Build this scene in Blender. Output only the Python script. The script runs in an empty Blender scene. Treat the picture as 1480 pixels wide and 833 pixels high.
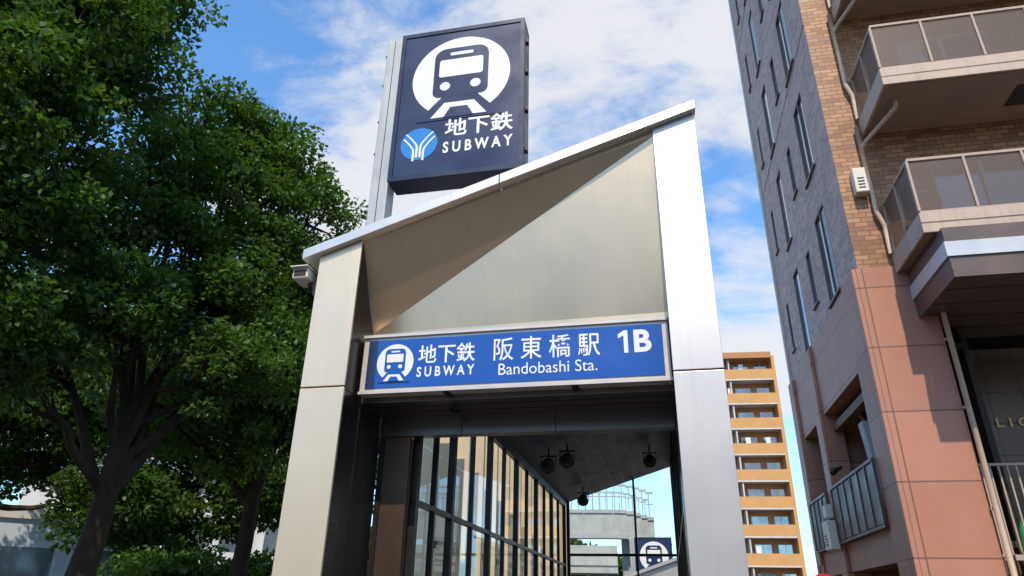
import bpy, math, random
import numpy as np
from mathutils import Matrix, Vector
sc=bpy.context.scene
rad=math.radians
random.seed(4); rng=np.random.default_rng(7)

# ------------------------------------------------------------------ camera
cam=bpy.data.cameras.new("camera"); cam_o=bpy.data.objects.new("camera",cam); sc.collection.objects.link(cam_o); sc.camera=cam_o
cam.lens=24; cam.sensor_width=36; cam.clip_end=4000; cam.clip_start=.05
cam_o.matrix_world=Matrix.Translation((0,0,1.5))@Matrix.Rotation(rad(115.1),4,'X')@Matrix.Rotation(rad(1.09),4,'Z')
sc.view_settings.view_transform='Standard'; sc.view_settings.look='None'; sc.view_settings.exposure=0

# ------------------------------------------------------------------ sun + sky
SUN_AZ,SUN_EL=187.,52.
sdir=Vector((math.sin(rad(SUN_AZ))*math.cos(rad(SUN_EL)),math.cos(rad(SUN_AZ))*math.cos(rad(SUN_EL)),math.sin(rad(SUN_EL))))
sl=bpy.data.lights.new("sun","SUN"); sl.energy=4.4; sl.angle=rad(.5); sl.color=(1,.85,.65)
so=bpy.data.objects.new("sun",sl); so.rotation_euler=sdir.to_track_quat('Z','Y').to_euler(); so.location=(0,-10,30); sc.collection.objects.link(so)

W=bpy.data.worlds.new("World"); sc.world=W; W.use_nodes=True; nt=W.node_tree; nt.nodes.clear()
def N(nt,t,**k):
    n=nt.nodes.new(t)
    for a,b in k.items(): setattr(n,a,b)
    return n
def ln(nt,a,b): nt.links.new(a,b)
wo=N(nt,"ShaderNodeOutputWorld"); bg=N(nt,"ShaderNodeBackground"); bg.inputs[1].default_value=.12
sky=N(nt,"ShaderNodeTexSky",sky_type='NISHITA',sun_disc=False,sun_elevation=rad(SUN_EL),sun_rotation=rad(SUN_AZ))
sky.air_density=1.0; sky.dust_density=.8; sky.ozone_density=1.5
tc=N(nt,"ShaderNodeTexCoord")
mp=N(nt,"ShaderNodeMapping"); mp.inputs['Rotation'].default_value=(rad(25),rad(-40),rad(35)); mp.inputs['Scale'].default_value=(1.0,1.6,2.2)
ln(nt,tc.outputs['Generated'],mp.inputs[0])
n1=N(nt,"ShaderNodeTexNoise"); n1.inputs['Scale'].default_value=2.1; n1.inputs['Detail'].default_value=14; n1.inputs['Roughness'].default_value=.60; n1.inputs['Distortion'].default_value=.45
ln(nt,mp.outputs[0],n1.inputs['Vector'])
n2=N(nt,"ShaderNodeTexNoise"); n2.inputs['Scale'].default_value=7; n2.inputs['Detail'].default_value=10; n2.inputs['Roughness'].default_value=.62; n2.inputs['Distortion'].default_value=.3
ln(nt,mp.outputs[0],n2.inputs['Vector'])
def dotbias(vec,lo,hi,amt):
    d=N(nt,"ShaderNodeVectorMath",operation='DOT_PRODUCT'); ln(nt,tc.outputs['Generated'],d.inputs[0]); v=Vector(vec).normalized(); d.inputs[1].default_value=v
    m=N(nt,"ShaderNodeMapRange",interpolation_type='SMOOTHSTEP'); m.inputs[1].default_value=lo; m.inputs[2].default_value=hi; m.inputs[3].default_value=0; m.inputs[4].default_value=amt
    ln(nt,d.outputs['Value'],m.inputs[0]); return m.outputs[0]
def add(a,b,op='ADD'):
    m=N(nt,"ShaderNodeMath",operation=op)
    for i,x in enumerate((a,b)):
        if isinstance(x,(int,float)): m.inputs[i].default_value=x
        else: ln(nt,x,m.inputs[i])
    return m.outputs[0]
s=add(n1.outputs[0],dotbias((.04,.73,.68),.82,.99,.12))
s=add(s,dotbias((.33,.86,.28),.95,.995,.10))
s=add(s,dotbias((-.20,.83,.50),.95,.99,.08))
s=add(s,dotbias((-.38,.68,.62),.970,.998,-.14))
s=add(s,dotbias((.32,.82,.45),.985,.999,-.10))
s=add(s,add(add(n2.outputs[0],-.5),.46,'MULTIPLY'))
cr=N(nt,"ShaderNodeMapRange",interpolation_type='SMOOTHSTEP'); cr.inputs[1].default_value=.42; cr.inputs[2].default_value=.67; cr.inputs[3].default_value=.0; cr.inputs[4].default_value=.94
ln(nt,s,cr.inputs[0])
gain=N(nt,"ShaderNodeVectorMath",operation='MULTIPLY'); ln(nt,sky.outputs[0],gain.inputs[0]); gain.inputs[1].default_value=(1.45,2.2,2.65)
mix=N(nt,"ShaderNodeMix",data_type='RGBA'); ln(nt,cr.outputs[0],mix.inputs[0]); ln(nt,gain.outputs[0],mix.inputs[6]); mix.inputs[7].default_value=(7.1,7.15,7.4,1)
ln(nt,mix.outputs[2],bg.inputs[0]); ln(nt,bg.outputs[0],wo.inputs[0])

# ------------------------------------------------------------------ materials
def mat(name,col,rough=.6,metal=0,var=0.0,vs=3.0,bump=0,bs=40,spec=.5,stretch=None,streak=0):
    m=bpy.data.materials.new(name); m.use_nodes=True; t=m.node_tree; b=t.nodes['Principled BSDF']
    b.inputs['Base Color'].default_value=(*col,1); b.inputs['Roughness'].default_value=rough; b.inputs['Metallic'].default_value=metal
    b.inputs['Specular IOR Level'].default_value=spec
    c=N(t,"ShaderNodeTexCoord"); mpn=N(t,"ShaderNodeMapping"); ln(t,c.outputs['Object'],mpn.inputs[0])
    if stretch: mpn.inputs['Scale'].default_value=stretch
    if var:
        n=N(t,"ShaderNodeTexNoise"); n.inputs['Scale'].default_value=vs; n.inputs['Detail'].default_value=6; ln(t,mpn.outputs[0],n.inputs['Vector'])
        r=N(t,"ShaderNodeMapRange"); r.inputs[1].default_value=.3; r.inputs[2].default_value=.7; r.inputs[3].default_value=1-var; r.inputs[4].default_value=1+var; ln(t,n.outputs[0],r.inputs[0])
        x=N(t,"ShaderNodeVectorMath",operation='SCALE'); x.inputs[0].default_value=col; ln(t,r.outputs[0],x.inputs['Scale']); out=x.outputs[0]
        if streak:
            m2=N(t,"ShaderNodeMapping"); m2.inputs['Scale'].default_value=(9,9,.35); ln(t,c.outputs['Object'],m2.inputs[0])
            n4=N(t,"ShaderNodeTexNoise"); n4.inputs['Scale'].default_value=1.5; n4.inputs['Detail'].default_value=5; ln(t,m2.outputs[0],n4.inputs['Vector'])
            r4=N(t,"ShaderNodeMapRange"); r4.inputs[1].default_value=.5; r4.inputs[2].default_value=.8; r4.inputs[3].default_value=1; r4.inputs[4].default_value=1-streak; ln(t,n4.outputs[0],r4.inputs[0])
            x2=N(t,"ShaderNodeVectorMath",operation='SCALE'); ln(t,out,x2.inputs[0]); ln(t,r4.outputs[0],x2.inputs['Scale']); out=x2.outputs[0]
        ln(t,out,b.inputs['Base Color'])
        rv=.03 if metal>.5 else .08
        r2=N(t,"ShaderNodeMapRange"); r2.inputs[1].default_value=.3; r2.inputs[2].default_value=.7; r2.inputs[3].default_value=max(.03,rough-rv); r2.inputs[4].default_value=rough+rv; ln(t,n.outputs[0],r2.inputs[0]); ln(t,r2.outputs[0],b.inputs['Roughness'])
    if bump:
        n=N(t,"ShaderNodeTexNoise"); n.inputs['Scale'].default_value=bs; n.inputs['Detail'].default_value=5; ln(t,mpn.outputs[0],n.inputs['Vector'])
        bp=N(t,"ShaderNodeBump"); bp.inputs['Strength'].default_value=bump; bp.inputs['Distance'].default_value=.01; ln(t,n.outputs[0],bp.inputs['Height']); ln(t,bp.outputs[0],b.inputs['Normal'])
    return m
M={}
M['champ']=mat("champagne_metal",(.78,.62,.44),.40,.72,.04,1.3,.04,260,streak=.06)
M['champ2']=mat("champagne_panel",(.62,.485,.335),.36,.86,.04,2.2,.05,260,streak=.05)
M['silver']=mat("silver_metal",(.60,.57,.55),.42,.75,.04,1.3,.04,260,streak=.08)
M['fascia']=mat("fascia_metal",(.60,.59,.58),.38,.6,.05,2,streak=.12)
M['dark']=mat("dark_bronze_metal",(.050,.047,.046),.28,.7,.25,1.5)
M['brown']=mat("brown_panel",(.12,.08,.06),.35,.6,.2,1.5)
M['soffit']=mat("soffit_metal",(.16,.14,.13),.3,.8,.1,2)
M['frame']=mat("mullion_metal",(.035,.03,.028),.4,.6,.2,4)
M['ceil']=mat("ceiling_panel",(.075,.075,.08),.5,.3,.1,3)
M['cream']=mat("cream_paint",(.74,.60,.40),.6,0,.06,2)
M['navy']=mat("navy_sign",(.012,.026,.085),.28,0,.12,1.5)
M['navyd']=mat("navy_frame",(.010,.02,.055),.35,.2,.1,3)
M['blue']=mat("blue_sign",(.008,.078,.37),.25,0,.08,2)
M['cyan']=mat("cyan_logo",(.01,.20,.58),.3)
M['white']=mat("white_sign",(.74,.75,.76),.35,0,.03,4)
M['frameW']=mat("sign_frame",(.60,.54,.49),.35,.3,.05,4)
M['pole']=mat("pole_paint",(.40,.42,.43),.45,.2,.06,3,streak=.15)
M['conc']=mat("white_concrete",(.58,.56,.53),.8,0,.1,1.2,.1,60,streak=.15)
M['bluew']=mat("pale_blue_cladding",(.50,.58,.66),.6,0,.1,1.2,streak=.1)
M['slab']=mat("slab_beige",(.42,.32,.26),.75,0,.08,2,.1,60)
M['lip']=mat("balcony_lip",(.50,.38,.31),.7,0,.10,2,.1,60,streak=.18)
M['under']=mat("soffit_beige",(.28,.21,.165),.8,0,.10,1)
M['canopy']=mat("canopy_dark",(.13,.09,.08),.45,.3,.12,2)
M['canopyw']=mat("canopy_stripe",(.54,.55,.58),.4,.2,.05,2)
M['asph']=mat("asphalt",(.05,.05,.052),.9,0,.25,1.5,.4,80)
M['pave']=mat("pavement",(.09,.082,.075),.85,0,.15,2,.2,60)
M['kerb']=mat("kerb_stone",(.30,.29,.27),.8,0,.1,5)
M['line']=mat("road_paint",(.75,.75,.72),.7,0,.1,8)
M['pipe']=mat("drain_pipe",(.50,.37,.28),.5,0,.08,5)
M['bark']=mat("bark",(.032,.022,.015),.92,0,.5,5,.9,25,spec=.2,stretch=(1,1,.3))
M['offw']=mat("offwhite_plastic",(.66,.61,.52),.45,0,.04,5)
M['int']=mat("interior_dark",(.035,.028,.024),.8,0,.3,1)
M['wood']=mat("wood_beam",(.16,.07,.035),.6,0,.3,6)
M['gold']=mat("gold_letters",(.75,.48,.18),.4,.1,.1,9)
M['green']=mat("green_glass",(.02,.16,.06),.12,0,.1,5)
M['curt']=mat("curtain",(.50,.52,.52),.85,0,.2,8,stretch=(8,8,1))
M['orange']=mat("orange_wall",(.44,.21,.09),.8,0,.1,.6)
M['orangeb']=mat("orange_balcony",(.58,.30,.11),.75,0,.08,.6)
M['bridgew']=mat("bridge_paint",(.38,.42,.42),.55,0,.12,1.5,streak=.25)
M['red']=mat("red_sign",(.5,.02,.02),.4)
M['oppo']=mat("opposite_wall",(.36,.30,.24),.8,0,.1,.5)

def glass(name,tint,refl=.08,alpha=.85,rough=.02):
    m=bpy.data.materials.new(name); m.use_nodes=True; t=m.node_tree; t.nodes.clear()
    o=N(t,"ShaderNodeOutputMaterial"); tr=N(t,"ShaderNodeBsdfTransparent"); tr.inputs[0].default_value=(*[c*alpha for c in tint],1)
    g=N(t,"ShaderNodeBsdfGlossy"); g.inputs['Roughness'].default_value=rough; g.inputs[0].default_value=(.9,.95,1,1)
    f=N(t,"ShaderNodeFresnel"); f.inputs[0].default_value=1.45; mx=N(t,"ShaderNodeMixShader"); ln(t,f.outputs[0],mx.inputs[0]); ln(t,tr.outputs[0],mx.inputs[1]); ln(t,g.outputs[0],mx.inputs[2]); ln(t,mx.outputs[0],o.inputs[0])
    return m
M['glass']=glass("clear_glass",(.97,.99,.98),alpha=.97)
M['wglass']=mat("window_glass",(.28,.34,.40),.06,.6,.3,.7,spec=1.0)
def meshmat(name,col,dens):
    m=bpy.data.materials.new(name); m.use_nodes=True; t=m.node_tree; b=t.nodes['Principled BSDF']; b.inputs['Base Color'].default_value=(*col,1); b.inputs['Roughness'].default_value=.5
    o=t.nodes['Material Output']; tr=N(t,"ShaderNodeBsdfTransparent"); mx=N(t,"ShaderNodeMixShader"); mx.inputs[0].default_value=dens
    ln(t,tr.outputs[0],mx.inputs[1]); ln(t,b.outputs[0],mx.inputs[2]); ln(t,mx.outputs[0],o.inputs[0]); return m
M['screen']=meshmat("bronze_mesh",(.13,.085,.062),.60)

def brick(name,axis,c1,c2,cm,w,h,ms,rough=.55,bias=0,off=.5,bump=.3,var=.15):
    m=bpy.data.materials.new(name); m.use_nodes=True; t=m.node_tree; b=t.nodes['Principled BSDF']; b.inputs['Roughness'].default_value=rough
    c=N(t,"ShaderNodeTexCoord"); sp=N(t,"ShaderNodeSeparateXYZ"); cb=N(t,"ShaderNodeCombineXYZ"); ln(t,c.outputs['Object'],sp.inputs[0])
    if axis=='sum':
        a=N(t,"ShaderNodeMath",operation='ADD'); ln(t,sp.outputs[0],a.inputs[0]); ln(t,sp.outputs[1],a.inputs[1]); ln(t,a.outputs[0],cb.inputs[0])
    else: ln(t,sp.outputs[axis],cb.inputs[0])
    ln(t,sp.outputs[2],cb.inputs[1])
    k=N(t,"ShaderNodeTexBrick"); k.offset=off; k.inputs['Color1'].default_value=(*c1,1); k.inputs['Color2'].default_value=(*c2,1); k.inputs['Mortar'].default_value=(*cm,1)
    k.inputs['Scale'].default_value=1; k.inputs['Brick Width'].default_value=w; k.inputs['Row Height'].default_value=h; k.inputs['Mortar Size'].default_value=ms; k.inputs['Bias'].default_value=bias; k.inputs['Mortar Smooth'].default_value=.1
    ln(t,cb.outputs[0],k.inputs['Vector'])
    n=N(t,"ShaderNodeTexNoise"); n.inputs['Scale'].default_value=.9; n.inputs['Detail'].default_value=8; ln(t,c.outputs['Object'],n.inputs['Vector'])
    n3=N(t,"ShaderNodeTexNoise"); n3.inputs['Scale'].default_value=60; n3.inputs['Detail'].default_value=3; ln(t,c.outputs['Object'],n3.inputs['Vector'])
    aa=N(t,"ShaderNodeMath",operation='ADD'); ln(t,n.outputs[0],aa.inputs[0]); ln(t,n3.outputs[0],aa.inputs[1])
    r=N(t,"ShaderNodeMapRange"); r.inputs[1].default_value=.7; r.inputs[2].default_value=1.3; r.inputs[3].default_value=1-var; r.inputs[4].default_value=1+var; ln(t,aa.outputs[0],r.inputs[0])
    x=N(t,"ShaderNodeVectorMath",operation='SCALE'); ln(t,k.outputs[0],x.inputs[0]); ln(t,r.outputs[0],x.inputs['Scale']); ln(t,x.outputs[0],b.inputs['Base Color'])
    bp=N(t,"ShaderNodeBump",invert=True); bp.inputs['Strength'].default_value=bump; bp.inputs['Distance'].default_value=.01; ln(t,k.outputs['Fac'],bp.inputs['Height']); ln(t,bp.outputs[0],b.inputs['Normal'])
    return m
M['tileB']=brick("brown_tile",0,(.46,.225,.105),(.24,.10,.045),(.15,.08,.05),.24,.10,.010)
M['tileA']=brick("grey_tile",1,(.50,.315,.265),(.26,.16,.14),(.46,.33,.29),.24,.10,.011)
M['pinkB']=brick("pink_granite",'sum',(.455,.205,.135),(.40,.178,.117),(.19,.09,.065),30,1.15,.014,.5,off=0,var=.14)
M['intile']=brick("lobby_tile",0,(.17,.11,.07),(.14,.09,.06),(.06,.04,.03),.6,.6,.01,.3,off=0)

# ------------------------------------------------------------------ mesh helpers
def empty(name,loc=(0,0,0),rz=0,parent=None):
    e=bpy.data.objects.new(name,None); e.empty_display_size=.3; e.location=loc; e.rotation_euler=(0,0,rz); sc.collection.objects.link(e)
    if parent: e.parent=parent
    return e
def obj(name,vs,fs,m,parent=None,smooth=False,bevel=0):
    me=bpy.data.meshes.new(name); me.from_pydata([tuple(v) for v in vs],[],fs); me.update()
    if m: me.materials.append(m)
    o=bpy.data.objects.new(name,me); sc.collection.objects.link(o)
    if parent: o.parent=parent
    if smooth:
        for p in me.polygons: p.use_smooth=True
    if bevel:
        b=o.modifiers.new("bevel","BEVEL"); b.width=bevel; b.segments=2; b.limit_method='ANGLE'
    return o
BF=[(0,3,2,1),(4,5,6,7),(0,1,5,4),(1,2,6,5),(2,3,7,6),(3,0,4,7)]
def bv(x0,x1,y0,y1,z0,z1): return [(x0,y0,z0),(x1,y0,z0),(x1,y1,z0),(x0,y1,z0),(x0,y0,z1),(x1,y0,z1),(x1,y1,z1),(x0,y1,z1)]
def box(name,p,x0,x1,y0,y1,z0,z1,m,bevel=0): return obj(name,bv(x0,x1,y0,y1,z0,z1),BF,m,p,bevel=bevel)
def boxes(name,p,L,m,bevel=0):
    vs=[];fs=[]
    for b in L:
        o=len(vs); vs+=bv(*b); fs+=[tuple(i+o for i in f) for f in BF]
    return obj(name,vs,fs,m,p,bevel=bevel)
def prism(name,p,pts,y0,y1,m,bevel=0):   # pts in x,z counter-clockwise seen from -y
    n=len(pts); vs=[(x,y0,z) for x,z in pts]+[(x,y1,z) for x,z in pts]
    fs=[tuple(range(n)),tuple(range(2*n-1,n-1,-1))]+[((i+1)%n,i,n+i,n+(i+1)%n) for i in range(n)]
    return obj(name,vs,fs,m,p,bevel=bevel)
def tube(name,p,pts,rs,m,n=10,cap=True):
    vs=[];fs=[]; pts=[Vector(q) for q in pts]
    for i,q in enumerate(pts):
        t=(pts[min(i+1,len(pts)-1)]-pts[max(i-1,0)]).normalized()
        a=t.cross(Vector((.93,.31,.17))).normalized(); b=t.cross(a)
        r=rs[i] if isinstance(rs,(list,tuple)) else rs
        for k in range(n):
            an=2*math.pi*k/n; vs.append(q+a*math.cos(an)*r+b*math.sin(an)*r)
    for i in range(len(pts)-1):
        for k in range(n): fs.append((i*n+k,i*n+(k+1)%n,(i+1)*n+(k+1)%n,(i+1)*n+k))
    if cap: fs.append(tuple(range(n))); fs.append(tuple(reversed(range((len(pts)-1)*n,len(pts)*n))))
    return vs,fs
def tubeobj(name,p,pts,rs,m,n=10):
    vs,fs=tube(name,p,pts,rs,m,n); return obj(name,vs,fs,m,p,smooth=True)
def circ(cx,cz,r,n=48,rx=None): return [(cx+(rx or r)*math.cos(2*math.pi*i/n),cz+r*math.sin(2*math.pi*i/n)) for i in range(n)]
def rrect(x0,x1,z0,z1,r,rt=None):
    rt=rt or r; P=[]
    for cx,cz,a0,rr in ((x1-rt,z1-rt,0,rt),(x0+rt,z1-rt,90,rt),(x0+r,z0+r,180,r),(x1-r,z0+r,270,r)):
        for k in range(7): a=rad(a0+15*k); P.append((cx+rr*math.cos(a),cz+rr*math.sin(a)))
    return P
def textbox(name,p,body,x0,x1,z0,z1,y,m,off=0.0):
    c=bpy.data.curves.new(name,'FONT'); c.body=body; c.offset=off; c.extrude=0; c.resolution_u=4
    t=bpy.data.objects.new(name+"_tmp",c); sc.collection.objects.link(t)
    dg=bpy.context.evaluated_depsgraph_get(); me=bpy.data.meshes.new_from_object(t.evaluated_get(dg)); bpy.data.objects.remove(t)
    co=np.array([v.co[:] for v in me.vertices]); mn=co.min(0); mxx=co.max(0)
    for v in me.vertices:
        v.co=Vector((x0+(v.co.x-mn[0])/(mxx[0]-mn[0])*(x1-x0), y, z0+(v.co.y-mn[1])/(mxx[1]-mn[1])*(z1-z0)))
    me.materials.clear(); me.materials.append(m)
    o=bpy.data.objects.new(name,me); sc.collection.objects.link(o); o.parent=p; return o
def facade(name,p,axis,c,a0,a1,z0,z1,holes,m,rev=.15,sign=1):
    """wall sheet in plane axis=c with real openings; reveals go back by rev*sign"""
    A=sorted(set([a0,a1]+[v for h in holes for v in h[:2]])); Z=sorted(set([z0,z1]+[v for h in holes for v in h[2:4]]))
    A=[v for v in A if a0<=v<=a1]; Z=[v for v in Z if z0<=v<=z1]
    vs=[];fs=[]
    P=(lambda a,z,d=0:(a,c+d*sign,z)) if axis=='y' else (lambda a,z,d=0:(c+d*sign,a,z))
    def q(*pp): o=len(vs); vs.extend(pp); fs.append((o,o+1,o+2,o+3))
    for i in range(len(A)-1):
        for j in range(len(Z)-1):
            ma,mz=(A[i]+A[i+1])/2,(Z[j]+Z[j+1])/2
            if any(h[0]<ma<h[1] and h[2]<mz<h[3] for h in holes): continue
            q(P(A[i],Z[j]),P(A[i+1],Z[j]),P(A[i+1],Z[j+1]),P(A[i],Z[j+1]))
    for h in holes:
        x0,x1,y0,y1=h[:4]
        q(P(x0,y0),P(x1,y0),P(x1,y0,rev),P(x0,y0,rev)); q(P(x0,y1),P(x1,y1),P(x1,y1,rev),P(x0,y1,rev))
        q(P(x0,y0),P(x0,y1),P(x0,y1,rev),P(x0,y0,rev)); q(P(x1,y0),P(x1,y1),P(x1,y1,rev),P(x1,y0,rev))
    return obj(name,vs,fs,m,p)
def site(bearing,dist,z=0): return Vector((math.sin(rad(bearing))*dist,math.cos(rad(bearing))*dist,z))

# ------------------------------------------------------------------ ground
def sheet(name,x0,x1,y0,y1,z,m): return obj(name,[(x0,y0,z),(x1,y0,z),(x1,y1,z),(x0,y1,z)],[(0,1,2,3)],m)
sheet("ground",-1500,1500,-1500,1500,0,M['asph'])
box("pavement",None,-30,30,-1.5,30,.004,.12,M['pave'])
box("kerb",None,-30,30,-1.68,-1.504,.004,.13,M['kerb'])
sheet("road",-200,200,-12,-1.7,.004,M['asph'])
boxes("road_marking",None,[(-40+i*5,-37+i*5,-6.9,-6.75,.005,.009) for i in range(16)],M['line'])
for nm,x,w,h in (("opposite_building",-22,18,11),("opposite_building.001",1,20,12),("opposite_building.002",26,22,10)):  # unseen street front behind the camera, added for metal reflections and lower fill
    e=empty(nm,(x,-26,0))
    box("body",e,-w/2,w/2,-12,0,0,h,M['oppo'])
    boxes("windows",e,[(-w/2+1+i*2.5,-w/2+2.6+i*2.5,.002,.03,1+3.1*k,2.7+3.1*k) for i in range(int((w-1)/2.5)) for k in range(int(h/3.1))],M['wglass'])
    box("parapet",e,-w/2-.1,w/2+.1,-12.1,.1,h+.002,h+.6,M['conc'])

# ------------------------------------------------------------------ subway entrance
E_LOC=(-1.954,6.166,0); E_RZ=rad(-12.5)
ent=empty("subway_entrance",E_LOC,E_RZ)
zt=lambda u:4.812+.327*u
prism("pillar_cladding_lower",ent,[(0,0),(.44,0),(.44,3.313),(0,3.313)],0,.03,M['champ'],.004)
prism("pillar_cladding_upper",ent,[(0,3.327),(.44,3.327),(.44,zt(.44)-.115),(0,zt(0)-.115)],0,.03,M['champ'],.004)
prism("pillar_body",ent,[(.008,0),(.432,0),(.432,zt(.43)-.12),(.008,zt(0)-.12)],.034,.95,M['dark'])
prism("pillar_cladding_lower_b",ent,[(3.39,0),(3.80,0),(3.80,3.303),(3.39,3.303)],0,.03,M['silver'],.004)
prism("pillar_cladding_upper_b",ent,[(3.39,3.317),(3.80,3.317),(3.80,zt(3.8)-.115),(3.39,zt(3.39)-.115)],0,.03,M['silver'],.004)
prism("pillar_body_b",ent,[(3.398,0),(3.792,0),(3.792,zt(3.79)-.12),(3.398,zt(3.4)-.12)],.034,.95,M['dark'])
boxes("reveal_joint",ent,[(.432,.438,.40,.412,0,3.25),(.432,.438,.034,.92,3.30,3.315)],M['frame'])
for k,(a,b) in enumerate(((-.16,1.86),(1.868,3.815))):
    prism("roof_fascia_%d"%(k+1),ent,[(a,zt(a)-.108),(b,zt(b)-.108),(b,zt(b)),(a,zt(a))],-.07,.06,M['fascia'],.006)
prism("roof_plate",ent,[(-.15,zt(-.15)-.10),(3.80,zt(3.8)-.10),(3.80,zt(3.8)-.012),(-.15,zt(-.15)-.012)],.062,1.25,M['fascia'])
tubeobj("roof_clip",ent,[(3.70,.0,zt(3.70)),(3.70,.0,zt(3.7)+.04),(3.73,0,zt(3.7)+.06)],.01,M['frame'],6)
# folded tympanum: upper sheet leans out over the door, lower sheet stands behind the name sign
TL=(.436,.035,zt(.44)-.11);TR=(3.394,.035,zt(3.39)-.17);BL=(.436,.52,4.03);BR=(3.394,.25,3.95)
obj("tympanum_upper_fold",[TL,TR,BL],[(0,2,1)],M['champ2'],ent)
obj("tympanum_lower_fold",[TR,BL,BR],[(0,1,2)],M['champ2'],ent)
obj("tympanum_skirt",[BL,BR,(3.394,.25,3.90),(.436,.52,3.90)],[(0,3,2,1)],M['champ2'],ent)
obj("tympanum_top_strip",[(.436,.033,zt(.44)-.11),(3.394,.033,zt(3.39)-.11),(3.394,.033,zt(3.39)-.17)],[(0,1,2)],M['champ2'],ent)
box("lintel",ent,.436,3.394,.40,.93,3.26,3.895,M['soffit'],.004)
boxes("lintel_joint",ent,[(.44,3.39,.56,.57,3.256,3.2615),(.44,3.39,.76,.768,3.256,3.2615)],M['frame'])
box("door_header",ent,.44,3.39,.935,1.06,3.06,3.30,M['soffit'],.004)
boxes("header_joint",ent,[(1.3,1.308,.931,.936,3.06,3.26),(2.25,2.258,.931,.936,3.06,3.26)],M['frame'])
box("door_jamb",ent,.438,.76,.955,1.05,0,3.055,M['brown'],.004)
box("jamb_trim",ent,.45,.50,.935,.953,0,3.055,M['frame'])
# hall
zc=lambda u:3.92+.32*(u-.8)
prism("hall_ceiling",ent,[(.80,zc(.8)),(3.55,zc(3.55)),(3.55,zc(3.55)+.2),(.80,zc(.8)+.2)],1.07,12.2,M['ceil'])
for i in range(10):
    u=.98+i*.26
    prism("ceiling_groove_%d"%(i+1),ent,[(u,zc(u)-.004),(u+.02,zc(u+.02)-.004),(u+.02,zc(u+.02)-.001),(u,zc(u)-.001)],1.08,12.1,M['frame'])
posts=[1.10,2.35,4.2,6.1,8.0,9.9,11.9]
L=[(.74,.82,y,y+.09,.12,3.90) for y in posts]
L+=[(.75,.81,(posts[i]+posts[i+1])/2-.0,(posts[i]+posts[i+1])/2+.045,.12,3.90) for i in range(6)]
L+=[(.745,.815,1.1,12,2.42,2.47),(.745,.815,1.1,12,.12,.2),(.745,.815,1.1,12,1.2,1.24),(.74,.82,1.1,12,3.80,3.93)]
boxes("glazing_frame",ent,L,M['frame'])
obj("glazing",[(.78,1.1,.15),(.78,12,.15),(.78,12,3.9),(.78,1.1,3.9)],[(0,1,2,3)],M['glass'],ent)
# outer colonnade of cream posts
L=[(-.42,-.02,y,y+.12,.12,4.9) for y in (4.1,5.0,5.95,6.95,8.05,9.2,10.45,11.8,13.2,14.8,16.5,18.3)]
boxes("cream_post",ent,L,M['cream'],.004)
boxes("cream_rail",ent,[(-.24,-.20,4.2,18.3,2.3,2.4)],M['frame'])
L=[(3.42,3.50,y,y+.08,.12,4.7) for y in posts[1:]]+[(3.42,3.50,1.1,12,2.42,2.47),(3.42,3.50,1.1,12,4.55,4.7)]
boxes("glazing_frame_b",ent,L,M['frame'])
obj("glazing_b",[(3.46,1.1,.15),(3.46,12,.15),(3.46,12,4.6),(3.46,1.1,4.6)],[(0,1,2,3)],M['glass'],ent)
boxes("rear_frame",ent,[(2.48,2.53,12.05,12.12,.12,zc(2.5)),(.82,.9,12.05,12.12,.12,zc(.85)),(.9,3.42,12.05,12.12,2.66,2.72)],M['frame'])
def fixture(name,u,y):
    z=zc(u)-.01; e=empty(name,(u,y,z),0,ent); e.scale=(1.35,1.35,1.35)
    tubeobj(name+"_stem",e,[(0,0,0),(0,0,-.10)],.012,M['frame'],8)
    boxes(name+"_yoke",e,[(-.10,.10,-.02,.02,-.12,-.10),(-.10,-.09,-.02,.02,-.24,-.12),(.09,.10,-.02,.02,-.24,-.12)],M['frame'])
    tubeobj(name+"_head",e,[(0,.10,-.19),(0,0,-.20),(0,-.06,-.23),(0,-.10,-.26)],[.05,.075,.085,.10],M['dark'],14)
fixture("ceiling_spotlight_1",1.30,6.4); fixture("ceiling_spotlight_2",3.00,9.0); fixture("ceiling_spotlight_3",1.40,10.8); fixture("ceiling_spotlight_4",1.62,6.5)
tubeobj("smoke_detector",ent,[(1.3,.7,3.26),(1.3,.7,3.22)],[.05,.03],M['frame'],12)

# ------------------------------------------------------------------ train pictogram
def train_icon(p,cx,cz,R,y,mw,mb,pre):
    st=-.004
    prism(pre+"_disc",p,circ(cx,cz,R,64),y+st,y,mw)
    y2=y+st
    s=R
    prism(pre+"_body",p,rrect(cx-.56*s,cx+.56*s,cz-.50*s,cz+.74*s,.14*s,.24*s),y2+st,y2,mb)
    prism(pre+"_windscreen",p,rrect(cx-.45*s,cx+.45*s,cz+.0*s,cz+.44*s,.05*s),y2+2*st,y2+st,mw)
    prism(pre+"_headboard",p,rrect(cx-.24*s,cx+.24*s,cz+.54*s,cz+.62*s,.03*s),y2+2*st,y2+st,mw)
    for k in (-1,1): prism(pre+"_lamp_%d"%(k+2),p,circ(cx+k*.31*s,cz-.24*s,.105*s,24),y2+2*st,y2+st,mw)
    prism(pre+"_trackbed",p,[(cx-.36*s,cz-.505*s),(cx-.86*s,cz-1.06*s),(cx+.86*s,cz-1.06*s),(cx+.36*s,cz-.505*s)],y2+st,y2,mb)
    prism(pre+"_track",p,[(cx-.30*s,cz-.66*s),(cx-.56*s,cz-1.0*s),(cx+.56*s,cz-1.0*s),(cx+.30*s,cz-.66*s)],y2+2*st,y2+st,mw)
    prism(pre+"_track_gap",p,[(cx-.17*s,cz-.78*s),(cx-.30*s,cz-1.02*s),(cx+.30*s,cz-1.02*s),(cx+.17*s,cz-.78*s)],y2+3*st,y2+2*st,mb)

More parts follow.
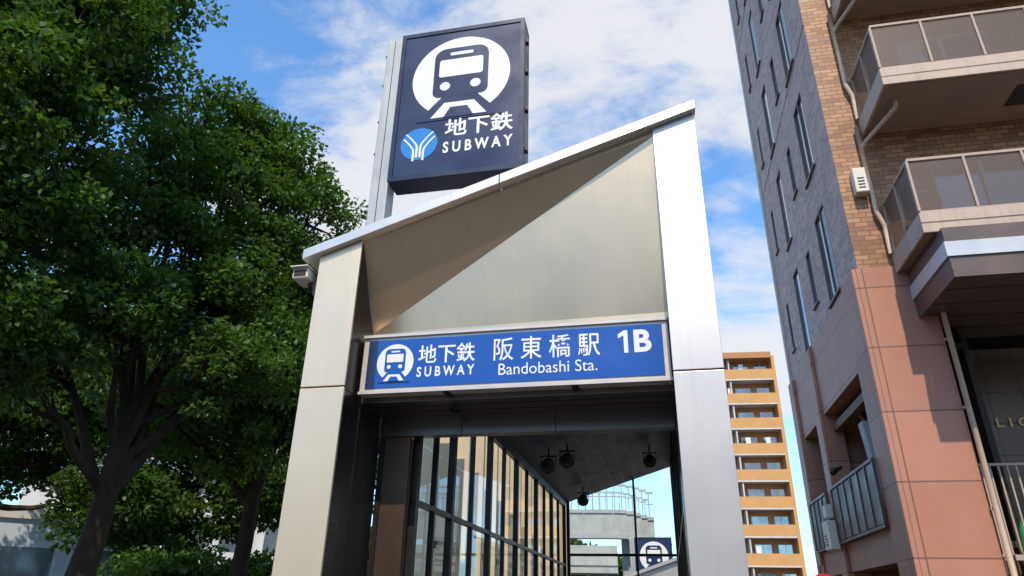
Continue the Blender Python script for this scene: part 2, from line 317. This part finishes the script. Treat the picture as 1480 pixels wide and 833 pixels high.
# ------------------------------------------------------------------ station name sign
sg=empty("station_name_sign",E_LOC,E_RZ)
box("sign_case",sg,.465,3.388,.27,.397,3.31,3.90,M['frameW'],.008)
box("face_panel",sg,.525,3.33,.262,.2695,3.365,3.845,M['blue'])
box("face_end",sg,.525,.615,.259,.2615,3.365,3.845,M['navy'])
boxes("case_lip",sg,[(.465,3.388,.245,.2695,3.875,3.902),(.465,3.388,.245,.2695,3.308,3.335)],M['frameW'])
boxes("case_clip",sg,[(1.3,1.36,.255,.39,3.299,3.307),(2.5,2.56,.255,.39,3.299,3.307)],M['frame'])
train_icon(sg,.81,3.612,.185,.2615,M['white'],M['blue'],"pictogram")
ty=.2595
textbox("text_subway_kanji",sg,"地下鉄",1.04,1.60,3.585,3.775,ty,M['white'],.012)
textbox("text_subway",sg,"S U B W A Y",1.035,1.60,3.455,3.555,ty,M['white'],.025)
textbox("text_station_kanji",sg,"阪 東 橋 駅",1.78,2.77,3.575,3.80,ty,M['white'],.006)
textbox("text_station",sg,"Bandobashi Sta.",1.83,2.74,3.435,3.545,ty,M['white'])
prism("text_exit_one",sg,[(2.985,3.585),(3.022,3.585),(3.022,3.80),(2.99,3.80),(2.935,3.765),(2.935,3.725),(2.985,3.752)],ty-.001,ty+.002,M['white'])
textbox("text_exit",sg,"B",3.075,3.23,3.585,3.80,ty,M['white'],.035)

# ------------------------------------------------------------------ pylon sign
def pylon(name,loc,rz,detail=True):
    py=empty(name,loc,rz)
    box("pole",py,-.23,-.01,.03,.25,0,8.42,M['pole'],.01)
    boxes("pole_seam",py,[(-.125,-.117,.026,.0305,0,8.4)],M['frame'])
    box("case",py,0,1.66,0,.30,6.09,8.42,M['navyd'],.015)
    boxes("case_rim",py,[(0,1.66,-.02,-.001,8.36,8.42),(0,1.66,-.02,-.001,6.09,6.15),(0,.055,-.02,-.001,6.15,8.36),(1.605,1.66,-.02,-.001,6.15,8.36)],M['navyd'])
    box("face_panel",py,.06,1.60,-.008,-.002,6.155,8.355,M['navy'])
    L=[]
    for z in (6.4,7.0,7.6,8.1): L.append((1.66,1.685,.08,.16,z,z+.05))
    for z in (6.6,7.1,7.7,8.2): L.append((-.275,-.23,.10,.15,z,z+.03))
    boxes("hinge",py,L,M['frame'])
    train_icon(py,.84,7.60,.64,-.008,M['white'],M['navy'],"pictogram")
    yy=-.012
    prism("logo_disc",py,circ(.36,6.60,.235,40),yy,-.008,M['cyan'])
    y3=yy-.004
    for k in (-1,1):
        for j,o in enumerate((.0,.075)):
            P=[]; c=[]
            for i in range(9):
                t=i/8; x=k*(.022+o*0.0+ (0 if t<.45 else ((t-.45)/.55)**1.3*(.15-o*.2)))+k*(o*.55 if j else 0); z=-.2+t*(.36-(.02 if j else 0))-(.05 if j else 0)
                c.append((.36+x,6.60+z))
            w=.013
            P=[(x-w,z) for x,z in c]+[(x+w,z) for x,z in reversed(c)]
            prism("logo_stroke_%d_%d"%(k+1,j),py,P[::-1],y3,yy,M['white'])
    textbox("text_subway_kanji",py,"地下鉄",.68,1.53,6.655,6.93,yy,M['white'],.018)
    textbox("text_subway",py,"S U B W A Y",.67,1.53,6.42,6.585,yy,M['white'],.03)
    return py
ex=Vector((math.cos(E_RZ),math.sin(E_RZ),0)); ey=Vector((-math.sin(E_RZ),math.cos(E_RZ),0))
def eloc(u,v,z=0): return Vector(E_LOC)+ex*u+ey*v+Vector((0,0,z))
pylon("subway_sign",eloc(.27,1.3-.5),E_RZ)
pylon("subway_sign.001",eloc(1.75,28,-3.9),E_RZ)

sc1=empty("security_camera",eloc(-.02,.05,4.44),E_RZ)
box("housing",sc1,-.22,-.05,-.12,.12,.0,.11,M['offw'],.015)
box("visor",sc1,-.23,-.04,-.16,.10,.112,.122,M['offw'])
box("lens_window",sc1,-.20,-.07,-.124,-.1205,.02,.09,M['int'])
boxes("bracket",sc1,[(-.10,.02,.0,.05,-.05,-.004),(-.02,.02,-.03,.1,-.16,-.04)],M['frame'])

# ------------------------------------------------------------------ second entrance behind
e2=empty("subway_entrance.001",eloc(1.2,22.5),E_RZ)
prism("stair_hood",e2,[(-.6,0),(4.6,0),(4.6,3.95),(-.6,2.2)],0,.25,M['silver'])
prism("stair_hood_roof",e2,[(-.8,2.15),(4.7,4.0),(4.7,4.12),(-.8,2.27)],-.15,2.4,M['fascia'])
prism("glazed_panel",e2,[(.4,.6),(4.2,.6),(4.2,3.1),(.4,1.9)],-.02,-.004,M['wglass'])

# ------------------------------------------------------------------ apartment building (right)
BL_=(6.42,11.30,0); B_RZ=rad(-12)
ap=empty("apartment_building",BL_,B_RZ)
H=45;ZP=7.31;ST=3.05
LA=7.4
bigw=[];smw=[]
for k in range(12):
    z=ZP+.15+ST*k
    if z+2.2>H: break
    bigw.append((1.25,2.2,z+.05,z+2.15)); smw.append((3.05,3.5,z+.55,z+1.95)); 
    bigw.append((4.45,5.15,z-.05,z+2.2)); smw.append((6.2,6.55,z+.55,z+1.95))
holesA=bigw+smw
facade("wall_side",ap,'x',0,0,LA,ZP,H,holesA,M['tileA'],.06,1)
glz=[];frm=[]
for h in holesA:
    a,b,z0,z1=h
    glz.append((.05,.058,a,b,z0,z1))
    frm+=[(.0,.05,a,a+.05,z0,z1),(.0,.05,b-.05,b,z0,z1),(.0,.05,a+.05,b-.05,z1-.05,z1),(.0,.05,a+.05,b-.05,z0,z0+.05)]
    if b-a>.8: frm.append((.01,.05,(a+b)/2-.025,(a+b)/2+.025,z0+.05,z1-.05))
    frm.append((-.05,.0-.001,a-.03,b+.03,z0-.05,z0-.002))
boxes("window_glass",ap,glz,M['wglass']); boxes("window_frame",ap,[(x0+.002 if x0==0 else x0,x1,*r) for x0,x1,*r in frm],M['canopy'])
boxes("curtain",ap,[(.046,.049,a+.06,a+(b-a)*random.choice((.45,.5,.9)),z0+.06,z1-.06) for a,b,z0,z1 in holesA if random.random()<.45],M['curt'])
boxes("light_trim",ap,[(-.05,-.001,LA-.1,LA+.05,ZP,H)],M['conc'])
boxes("expansion_joint",ap,[(-.012,-.001,0.0,LA-.1,ZP+.05+ST*2*k,ZP+.08+ST*2*k) for k in range(6)],M['tileA'])
doors=[]
for k in range(12):
    z=ZP+.18+ST*1.016*k
    doors+= [(1.7,3.5,z,z+2.1),(4.4,6.2,z,z+2.1)]
facade("wall_front",ap,'y',0,0,14,ZP,H,doors,M['tileB'],.14,1)
boxes("door_glass",ap,[(a,b,.12,.13,z0,z1) for a,b,z0,z1 in doors],M['wglass'])
boxes("door_curtain",ap,[(a+.06,a+(b-a)*random.choice((.3,.45,.6)),.116,.119,z0+.06,z1-.06) for a,b,z0,z1 in doors if random.random()<.7],M['curt'])
boxes("door_frame",ap,[x for a,b,z0,z1 in doors for x in ((a,a+.06,.07,.12,z0,z1),(b-.06,b,.07,.12,z0,z1),((a+b)/2-.03,(a+b)/2+.03,.07,.12,z0,z1),(a+.06,b-.06,.07,.12,z1-.06,z1))],M['canopyw'])
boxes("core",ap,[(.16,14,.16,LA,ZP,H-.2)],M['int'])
boxes("roof",ap,[(0,14,0,LA+.05,H,H+.3)],M['conc'])
baseA=[(.95,4.2,2.85,5.65),(4.9,6.7,2.85,5.65),(1.0,4.2,0.2,2.3),(4.9,6.7,.2,2.3)]
facade("base_side",ap,'x',-.05,-.05,LA-.05,0,ZP,baseA,M['pinkB'],.35,1)
facade("base_front",ap,'y',-.05,-.05,1.12,0,ZP,[],M['pinkB'],.35,1)
boxes("pilaster",ap,[(-.13,-.052,-.05,.80,0,ZP-.02),(-.13,-.052,4.3,4.8,0,ZP-.02),(-.13,-.052,6.8,LA-.06,0,ZP-.02)],M['pinkB'],.01)
obj("base_ledge",[(-.05,-.05,ZP),(1.12,-.05,ZP),(1.12,0.3,ZP),(0.3,.3,ZP),(.3,LA-.05,ZP),(-.05,LA-.05,ZP)],[(0,1,2,3,4,5)],M['pinkB'],ap)
obj("base_return",[(1.12,-.05,0),(1.12,3,0),(1.12,3,ZP-.6),(1.12,-.05,ZP-.6)],[(0,1,2,3)],M['pinkB'],ap)
boxes("loggia_back",ap,[(1.6,1.7,.5,LA-.1,0,ZP-.01),(.3,1.6,.5,LA-.1,5.85,5.95),(.3,1.6,.5,LA-.1,2.5,2.6),(.3,14,LA-.1,LA-.06,0,ZP-.01)],M['int'])
boxes("loggia_partition",ap,[(.3,1.6,4.4,4.6,0,ZP-.1)],M['pinkB'])
box("loggia_beam",ap,.25,.42,1.5,1.66,2.9,5.7,M['wood'])
tubeobj("loggia_strut",ap,[(.33,1.62,4.3),(.33,3.0,5.5)],.06,M['wood'],6)
box("loggia_beam_b",ap,.1,.28,1.5,4.2,5.25,5.42,M['wood'])
tubeobj("loggia_spotlight",ap,[(-.25,3.6,4.25),(-.16,3.5,4.3),(-.08,3.4,4.32)],[.09,.06,.03],M['frame'],12)
def railing_x(pre,x,a,b,z0,z1,p,n,m,mesh):
    L=[(x-.03,x+.03,a,b,z1-.05,z1),(x-.02,x+.02,a,b,z0,z0+.05)]
    for i in range(n+1):
        y=a+(b-a)*i/n; L.append((x-.028,x+.028,y-.02,y+.02,z0+.051,z1-.051))
    boxes(pre+"_rail",p,L,m); boxes(pre+"_panel",p,[(x-.006,x+.006,a+.03,b-.03,z0+.07,z1-.07)],mesh)
def railing_y(pre,y,a,b,z0,z1,p,n,m,mesh):
    L=[(a,b,y-.03,y+.03,z1-.05,z1),(a,b,y-.02,y+.02,z0,z0+.05)]
    for i in range(n+1):
        x=a+(b-a)*i/n; L.append((x-.02,x+.02,y-.028,y+.028,z0+.051,z1-.051))
    boxes(pre+"_rail",p,L,m); boxes(pre+"_panel",p,[(a+.03,b-.03,y-.006,y+.006,z0+.07,z1-.07)],mesh)
railing_x("loggia_1",-.17,.85,4.25,2.85,4.02,ap,6,M['canopy'],M['canopy'])
railing_x("loggia_2",-.17,4.85,6.75,2.85,4.02,ap,4,M['canopy'],M['canopy'])
prism("parasol",ap,[(.3,3.4),(.36,3.4),(.56,5.0),(.16,5.0)],2.2,2.5,M['curt'])
for k in range(11):
    zb=7.43+3.1*k
    if zb>H-3: break
    n=k+1
    box("balcony_slab_%d"%n,ap,.66,8.6,-1.52,-.002,zb-.24,zb,M['slab'],.01)
    box("balcony_lip_%d"%n,ap,.62,8.62,-1.56,-1.522,zb-.27,zb+.10,M['lip'],.006)
    boxes("balcony_lip_side_%d"%n,ap,[(.62,.658,-1.521,-.05,zb-.27,zb+.10)],M['lip'])
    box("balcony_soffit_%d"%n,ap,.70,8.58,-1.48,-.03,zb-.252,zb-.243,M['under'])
    boxes("balcony_lip_groove_%d"%n,ap,[(.616,8.624,-1.564,-1.5605,zb-.10,zb-.08)],M['canopy'])
    boxes("soffit_hatch_%d"%n,ap,[(3.0,3.6,-1.1,-.5,zb-.262,zb-.253)],M['int'])
    railing_y("balcony_front_%d"%n,-1.50,.66,8.6,zb+.11,zb+1.20,ap,9,M['slab'],M['screen'])
    railing_x("balcony_side_%d"%n,.69,-1.46,-.05,zb+.11,zb+1.20,ap,2,M['slab'],M['screen'])
    box("condenser_%d"%n,ap,3.7,4.4,-.45,-.12,zb+.02,zb+.62,M['offw'],.02)
    if k:
        tubeobj("balcony_drain_%d"%n,ap,[(.52,-.10,zb-.10),(.52,-.10,zb-2.1),(.56,-.10,zb-2.25),(.60,-.10,zb-2.4),(.60,-.10,zb-3.0)],.045,M['pipe'],10)
        tubeobj("balcony_spout_%d"%n,ap,[(.95,-1.05,zb-.26),(.95,-1.05,zb-.36),(.94,-1.0,zb-.40),(.60,-.18,zb-.52),(.54,-.10,zb-.60)],.04,M['pipe'],10)
    else:
        tubeobj("drain_pipe",ap,[(1.16,-.16,zb-1.0),(1.16,-.16,0)],.045,M['pipe'],10)
boxes("pipe_bracket",ap,[(1.10,1.22,-.13,-.052,z,z+.04) for z in (1.5,3,4.6,5.8)],M['pipe'])
box("vent_box",ap,.22,.46,-.22,-.012,8.85,9.4,M['offw'],.02)
boxes("vent_box_slot",ap,[(.28,.40,-.224,-.2205,8.93+i*.07,8.96+i*.07) for i in range(4)],M['int'])
def canopy_band(nm,z0,z1,m,pr): 
    boxes(nm,ap,[(.80-pr,9,-1.75-pr,-1.70,z0,z1),(.80-pr,.83,-1.699,-.06,z0,z1)],m)
canopy_band("canopy_band_top",6.86,7.12,M['canopy'],.0)
canopy_band("canopy_band_white",6.60,6.855,M['canopyw'],.03)
canopy_band("canopy_band_low",6.25,6.595,M['canopy'],.0)
boxes("canopy_band_joint",ap,[(x,x+.012,-1.784,-1.7505,6.25,6.86) for x in (2.2,3.7,5.2,6.7)],M['int'])
box("canopy_soffit",ap,.84,9,-1.69,1.2,6.28,6.32,M['canopy'])
boxes("canopy_soffit_joint",ap,[(.84,9,y,y+.02,6.272,6.279) for y in (-1.2,-.6,0,.6)],M['int'])
box("lobby_wall",ap,1.13,9,1.9,2.0,0,6.27,M['intile'])
box("lobby_step",ap,1.2,9,.6,.7,0,2.55,M['intile'])
textbox("lobby_letters",ap,"C L I O",2.10,3.0,4.72,4.90,1.87,M['gold'],.02)
L=[(1.3+i*.13,1.325+i*.13,.35,.375,2.3,3.75) for i in range(36)]+[(1.25,6,.34,.385,3.75,3.79),(1.25,6,.34,.385,2.35,2.39)]
boxes("lobby_fence",ap,L,M['slab'])
boxes("downlight_block",ap,[(3,3.3,-.8,-.5,6.25,6.27)],M['slab'])
bt=empty("bottle_display",(0,0,0),0); bt.location=ap.location; bt.rotation_euler=ap.rotation_euler
box("ledge",bt,1.3,6,-.03,.3,2.28,2.36,M['slab'])
for i in range(5):
    x=1.55+i*.20
    tubeobj("bottle_%d"%(i+1),bt,[(x,.1,2.36),(x,.1,2.66),(x,.1,2.74),(x,.1,2.80),(x,.1,2.90)],[.06,.06,.04,.02,.02],M['green'] if i%2==0 else M['offw'],12)
ub=empty("utility_box"); ub.location=ap.location; ub.rotation_euler=ap.rotation_euler
box("cabinet",ub,-.38,-.16,4.3,4.8,2.75,3.35,M['offw'],.02); box("cabinet_upper",ub,-.32,-.16,4.45,4.75,3.42,3.7,M['offw'],.02)
boxes("vent_slot",ub,[(-.385,-.3805,4.4,4.7,2.85+i*.06,2.87+i*.06) for i in range(4)],M['int'])
rs=empty("no_parking_sign",site(23.2,11.0),rad(-10))
tubeobj("post",rs,[(0,0,0),(0,0,2.1)],.03,M['pole'],10)
prism("disc",rs,circ(0,1.80,.2,32),-.045,-.035,M['red']); prism("disc_inner",rs,circ(0,1.80,.15,32),-.049,-.0455,M['blue'])
prism("slash",rs,[(-.12,1.90),(.10,1.68),(.12,1.70),(-.10,1.92)][::-1],-.053,-.0495,M['red'])

# ------------------------------------------------------------------ orange apartment block
ob=empty("orange_apartment_block",site(21.9,80),rad(-8))
W0=-9.6
facH=28.0
box("body",ob,W0,0,1.4,12,0,facH,M['orange'])
rows=[];gl=[];dv=[];sl_=[];fr=[]
for k in range(10):
    z=.2+2.82*k
    rows.append((W0,0,-.05,.08,z,z+1.15)); sl_.append((W0,0,-.05,1.4,z-.16,z-.002))
    for j in range(2):
        x=W0+j*4.8
        gl.append((x+.8,x+2.4,1.36,1.399,z+.1,z+2.1)); gl.append((x+3.1,x+4.5,1.36,1.399,z+.5,z+2.1))
        fr.append((x+1.57,x+1.63,1.33,1.359,z+.1,z+2.1)); fr.append((x+.7,x+.8,1.33,1.359,z+.1,z+2.1));fr.append((x+3.78,x+3.83,1.33,1.359,z+.5,z+2.1))
        dv.append((x,x+.14,.081,1.39,z,z+2.6))
boxes("balcony_parapet",ob,rows,M['orangeb']); boxes("balcony_floor",ob,sl_,M['conc']); boxes("windows",ob,gl,M['wglass']); boxes("dividers",ob,dv,M['conc']); boxes("window_frames",ob,fr,M['white'])
boxes("laundry",ob,[(x,x+.5,.5,.52,z+1.2,z+1.9) for z,x in [(.2+2.82*random.randint(0,9),W0+random.uniform(.6,8.6)) for _ in range(10)]],M['white'])
boxes("roof_parapet",ob,[(W0,0,-.3,12.2,facH+.001,facH+.7)],M['orange'])
boxes("end_frame",ob,[(-.0+.001,.35,-.06,12,0,facH+.3)],M['orangeb'])
wb=empty("office_building",site(-34,30),rad(33))
box("body",wb,-9,4.5,0,10,0,4.0,M['bluew'])
boxes("windows",wb,[(-8.4+i*2.6,-6.6+i*2.6,-.02,.0-.002,2.0,3.1) for i in range(5)],M['wglass'])
boxes("parapet",wb,[(-9.1,4.6,-.1,10,4.002,4.35)],M['conc'])
wb2=empty("office_building.001",site(-24,48),rad(20))
box("body",wb2,-9,9,0,12,0,17,M['conc'])
boxes("windows",wb2,[(-8.4+i*2.6,-6.6+i*2.6,-.02,-.002,1+3.3*k,2.9+3.3*k) for i in range(7) for k in range(5)],M['wglass'])

# ------------------------------------------------------------------ pedestrian bridge
pb=empty("pedestrian_bridge",site(7.4,34),rad(-6))
def plan(x): return 0 if x<.6 else (x-.6)**2*.35
L=[];R=[];F=[]
n=34
for i in range(n):
    x0=-9+11.6*i/n;x1=-9+11.6*(i+1)/n; y=plan((x0+x1)/2); z=5.75-max(0,(x0-1))*.15
    L.append((x0,x1+.001,y,y+2.2,z-1.1,z)); F.append((x0,x1+.001,y-.12,y-.001,z-1.25,z-1.05)); F.append((x0,x1+.001,y-.06,y-.001,z-.12,z+.04))
    if i%4==0: F.append((x0,x0+.06,y-.05,y-.001,z-1.05,z-.12))
    R.append((x0+.1,x0+.16,y-.05,y-.01,z+.04,z+1.1)); R.append((x0,x1+.01,y-.05,y-.02,z+1.1,z+1.22)); R.append((x0,x1+.01,y-.045,y-.025,z+.6,z+.66))
    R.append((x0,x1+.01,y+2.15,y+2.2,z+1.1,z+1.2)); R.append((x0+.1,x0+.16,y+2.16,y+2.2,z,z+1.1))
boxes("deck",pb,L,M['bridgew']); boxes("railing",pb,R,M['bridgew']); boxes("girder_flange",pb,F,M['pole'])
boxes("pier",pb,[(-3.4,-2.8,.7,1.3,0,4.6),(1.0,1.5,1.0,1.6,0,4.6)],M['bridgew'])
boxes("lower_landing",pb,[(-4,.6,-2.4,-.3,2.9,3.2),(-4,.6,-2.46,-2.41,3.2,4.0)],M['bridgew'])

# ------------------------------------------------------------------ trees
def leafmat(name,c1,c2):
    m=bpy.data.materials.new(name); m.use_nodes=True; t=m.node_tree; t.nodes.clear()
    o=N(t,"ShaderNodeOutputMaterial"); c=N(t,"ShaderNodeTexCoord"); n=N(t,"ShaderNodeTexNoise"); n.inputs['Scale'].default_value=1.1; n.inputs['Detail'].default_value=8; n.inputs['Roughness'].default_value=.8
    ln(t,c.outputs['Object'],n.inputs['Vector']); r=N(t,"ShaderNodeMapRange"); r.inputs[1].default_value=.35; r.inputs[2].default_value=.65; ln(t,n.outputs[0],r.inputs[0])
    mx=N(t,"ShaderNodeMix",data_type='RGBA'); ln(t,r.outputs[0],mx.inputs[0]); mx.inputs[6].default_value=(*c1,1); mx.inputs[7].default_value=(*c2,1)
    b=N(t,"ShaderNodeBsdfPrincipled"); b.inputs['Roughness'].default_value=.45; b.inputs['Specular IOR Level'].default_value=.3; ln(t,mx.outputs[2],b.inputs['Base Color'])
    tr=N(t,"ShaderNodeBsdfTranslucent"); sc_=N(t,"ShaderNodeVectorMath",operation='MULTIPLY'); sc_.inputs[1].default_value=(1.4,1.5,.55); ln(t,mx.outputs[2],sc_.inputs[0]); ln(t,sc_.outputs[0],tr.inputs[0])
    ms=N(t,"ShaderNodeMixShader"); ms.inputs[0].default_value=.36; ln(t,b.outputs[0],ms.inputs[1]); ln(t,tr.outputs[0],ms.inputs[2]); ln(t,ms.outputs[0],o.inputs[0]); return m
M['leaf']=leafmat("camphor_leaf",(.030,.078,.018),(.105,.180,.036))
M['leafd']=leafmat("dark_leaf",(.026,.07,.014),(.09,.155,.028))
def foliage(name,lobes,m,parent,size=.13,dens=1.0,sub=.42):
    V=[]
    for (cx,cy,cz,r) in lobes:
        ns=int(28*r*r*dens)+8
        d=rng.normal(size=(ns,3)); d/=np.linalg.norm(d,axis=1)[:,None]; rr=r*(rng.uniform(.25,1,ns)**.45)*(1+rng.normal(0,.13,ns))
        cc=np.array([cx,cy,cz])+d*rr[:,None]*np.array([1,1,.85])
        for c in cc:
            s=sub*rng.uniform(.55,1.3); nl=int(98*(s/.42)**2*(.14/size)**1.2)
            q=rng.normal(size=(nl,3)); q/=np.linalg.norm(q,axis=1)[:,None]; q*=(rng.uniform(.2,1,nl)**.5)[:,None]; q[:,2]=q[:,2]*.6+.1
            pos=c+q*s
            ax=q+rng.normal(0,.6,(nl,3)); ax[:,2]-=.25; ax/=np.linalg.norm(ax,axis=1)[:,None]
            nn=rng.normal(0,.55,(nl,3))+np.array([0,0,1.0]); sd=np.cross(ax,nn); sd/=np.linalg.norm(sd,axis=1)[:,None]+1e-9
            l=size*rng.uniform(.6,1.25,(nl,1)); w=l*.28
            up=np.cross(sd,ax)*l*.12
            quad=np.stack([pos-ax*l*.5,pos+sd*w+up,pos+ax*l*.5,pos-sd*w+up],1)
            V.append(quad.reshape(-1,3))
    V=np.concatenate(V); nq=len(V)//4
    me=bpy.data.meshes.new(name); me.vertices.add(len(V)); me.vertices.foreach_set('co',V.astype(np.float32).ravel())
    me.loops.add(nq*4); me.loops.foreach_set('vertex_index',np.arange(nq*4,dtype=np.int32))
    me.polygons.add(nq); me.polygons.foreach_set('loop_start',np.arange(0,nq*4,4,dtype=np.int32)); me.polygons.foreach_set('loop_total',np.full(nq,4,dtype=np.int32))
    me.update(calc_edges=True); me.materials.append(m)
    o=bpy.data.objects.new(name,me); sc.collection.objects.link(o)
    if parent: o.parent=parent
    return nq
def tree(name,base,fork,lobes,tr,m,size=.13,dens=1,sub=.42,lean=(0,0)):
    e=empty(name,(0,0,0))
    vs=[];fs=[]
    def addt(p,r,n=10):
        a,b=tube("",None,p,r,None,n); o=len(vs); vs.extend(a); fs.extend([tuple(i+o for i in f) for f in b])
    b=Vector(base); f=Vector(fork); tp=[]; tR=[]
    for i in range(9):
        t=i/8; p=b.lerp(f,t)+Vector((math.sin(t*5)*.14*t,math.cos(t*4)*.10*t,0)); tp.append(p); tR.append(tr*(1.25-.65*t) if i else tr*1.7)
    addt(tp,tR,14)
    for (cx,cy,cz,r) in lobes:
        c=Vector((cx,cy,cz)); k=random.randint(5,8); s=tp[k]
        mid=s.lerp(c,.5)+Vector((random.uniform(-.4,.4),random.uniform(-.4,.4),-.35*random.random()+.1))
        P=[];Rr=[]
        for i in range(9):
            t=i/8; p=s*(1-t)**2+mid*2*t*(1-t)+c*t*t+Vector((random.uniform(-.06,.06),random.uniform(-.06,.06),random.uniform(-.05,.05)))*(1 if 0<i<8 else 0); P.append(p); Rr.append(tR[k]*(.55*(1-t)+.06))
        addt(P,Rr,8)
        for j in range(int(7*r)):
            d=Vector((random.gauss(0,1),random.gauss(0,1),random.gauss(.35,.7))).normalized(); st=P[random.randint(4,8)]; en=c+d*r*random.uniform(.7,.98)
            m2=st.lerp(en,.5)+Vector((random.uniform(-.2,.2),random.uniform(-.2,.2),-.15)); pp=[st*(1-t)**2+m2*2*t*(1-t)+en*t*t for t in (0,.25,.5,.75,1)]
            addt(pp,[.05,.042,.033,.022,.010],5)
    obj("trunk_and_limbs",vs,fs,M['bark'],e,smooth=True)
    return foliage("foliage",lobes,m,e,size,dens,sub)
def S(L): return [(*site(a,d,z),r) for a,d,z,r in L]
tree("camphor_tree",site(-45,13),site(-43,12.6,5),S([(-40.5,12,13.2,1.7),(-46,12,12.2,2.2),(-36.8,11.7,11.6,1.0),(-35.8,11.7,9.9,.85),(-40.5,11.6,10.2,1.5),(-50,12,9,2.2),(-44,12,8.2,1.9),(-39.5,12,7.6,1.4),(-47,12,5.6,1.9),(-41,12,5.6,1.3)]),.30,M['leaf'],.14)
tree("camphor_tree.001",site(-31,13.2),site(-28.5,13.6,4.8),S([(-28.5,15,11.6,1.25),(-25.2,15,11.4,1.25),(-21.8,15,11.2,1.15),(-31.3,14.6,10.0,1.3),(-19.2,15,9.7,1.3),(-26,14.6,9.3,1.6),(-17,15,8.0,1.1),(-34.3,14,8.6,1.2),(-30.5,14,7.6,1.4),(-22,14.6,7.6,1.5),(-36.5,13.5,6.6,1.2),(-26,13.6,6.6,1.2),(-32,12.6,6.1,1.0),(-20,13.8,5.8,1.1),(-37,12.6,4.9,.9),(-23.5,12.8,5.2,.8)]),.21,M['leaf'],.14)
tree("camphor_tree.002",site(-20.5,17.5),site(-19.3,17,5.5),S([(-16.5,17,7.0,1.3),(-20,17,6.3,1.3),(-24,18,8,1.6),(-13.5,18,9.0,1.4),(-14.5,18,6.0,1.5),(-19,18,9.5,1.5),(-26.5,17,5.4,1.3),(-22,16.5,4.6,1.0)]),.19,M['leaf'],.15)
tree("camphor_tree.003",site(-38,24),site(-38,24,6),S([(-47,24,8,2.6),(-41,24,8,2.4),(-36,25,8.6,2.5),(-31,24,6.9,2.2),(-35,25,5.6,1.6),(-29,23,4.0,1.4)]),.25,M['leafd'],.20,.8,.6)
tree("camphor_tree.004",site(-24,26),site(-24,26,5),S([(-27,26,8,2.4),(-23,26,7,2.2),(-18,26,8.5,2.4),(-15,26,5.4,2.0),(-20,25,4.6,1.4),(-12,28,7.5,2.4),(-27,26,4.2,1.4),(-25,25,3.4,1.3)]),.22,M['leafd'],.20,.8,.6)
foliage("hedge",S([(-28+i*2.6,21,1.6,1.2) for i in range(8)]),M['leafd'],None,.18,.6,.5)
foliage("distant_trees",S([(-14+i*3.0,52,2.6+1.2*math.sin(i*2.3),3.2) for i in range(9)]),M['leafd'],None,.42,.22,1.1)
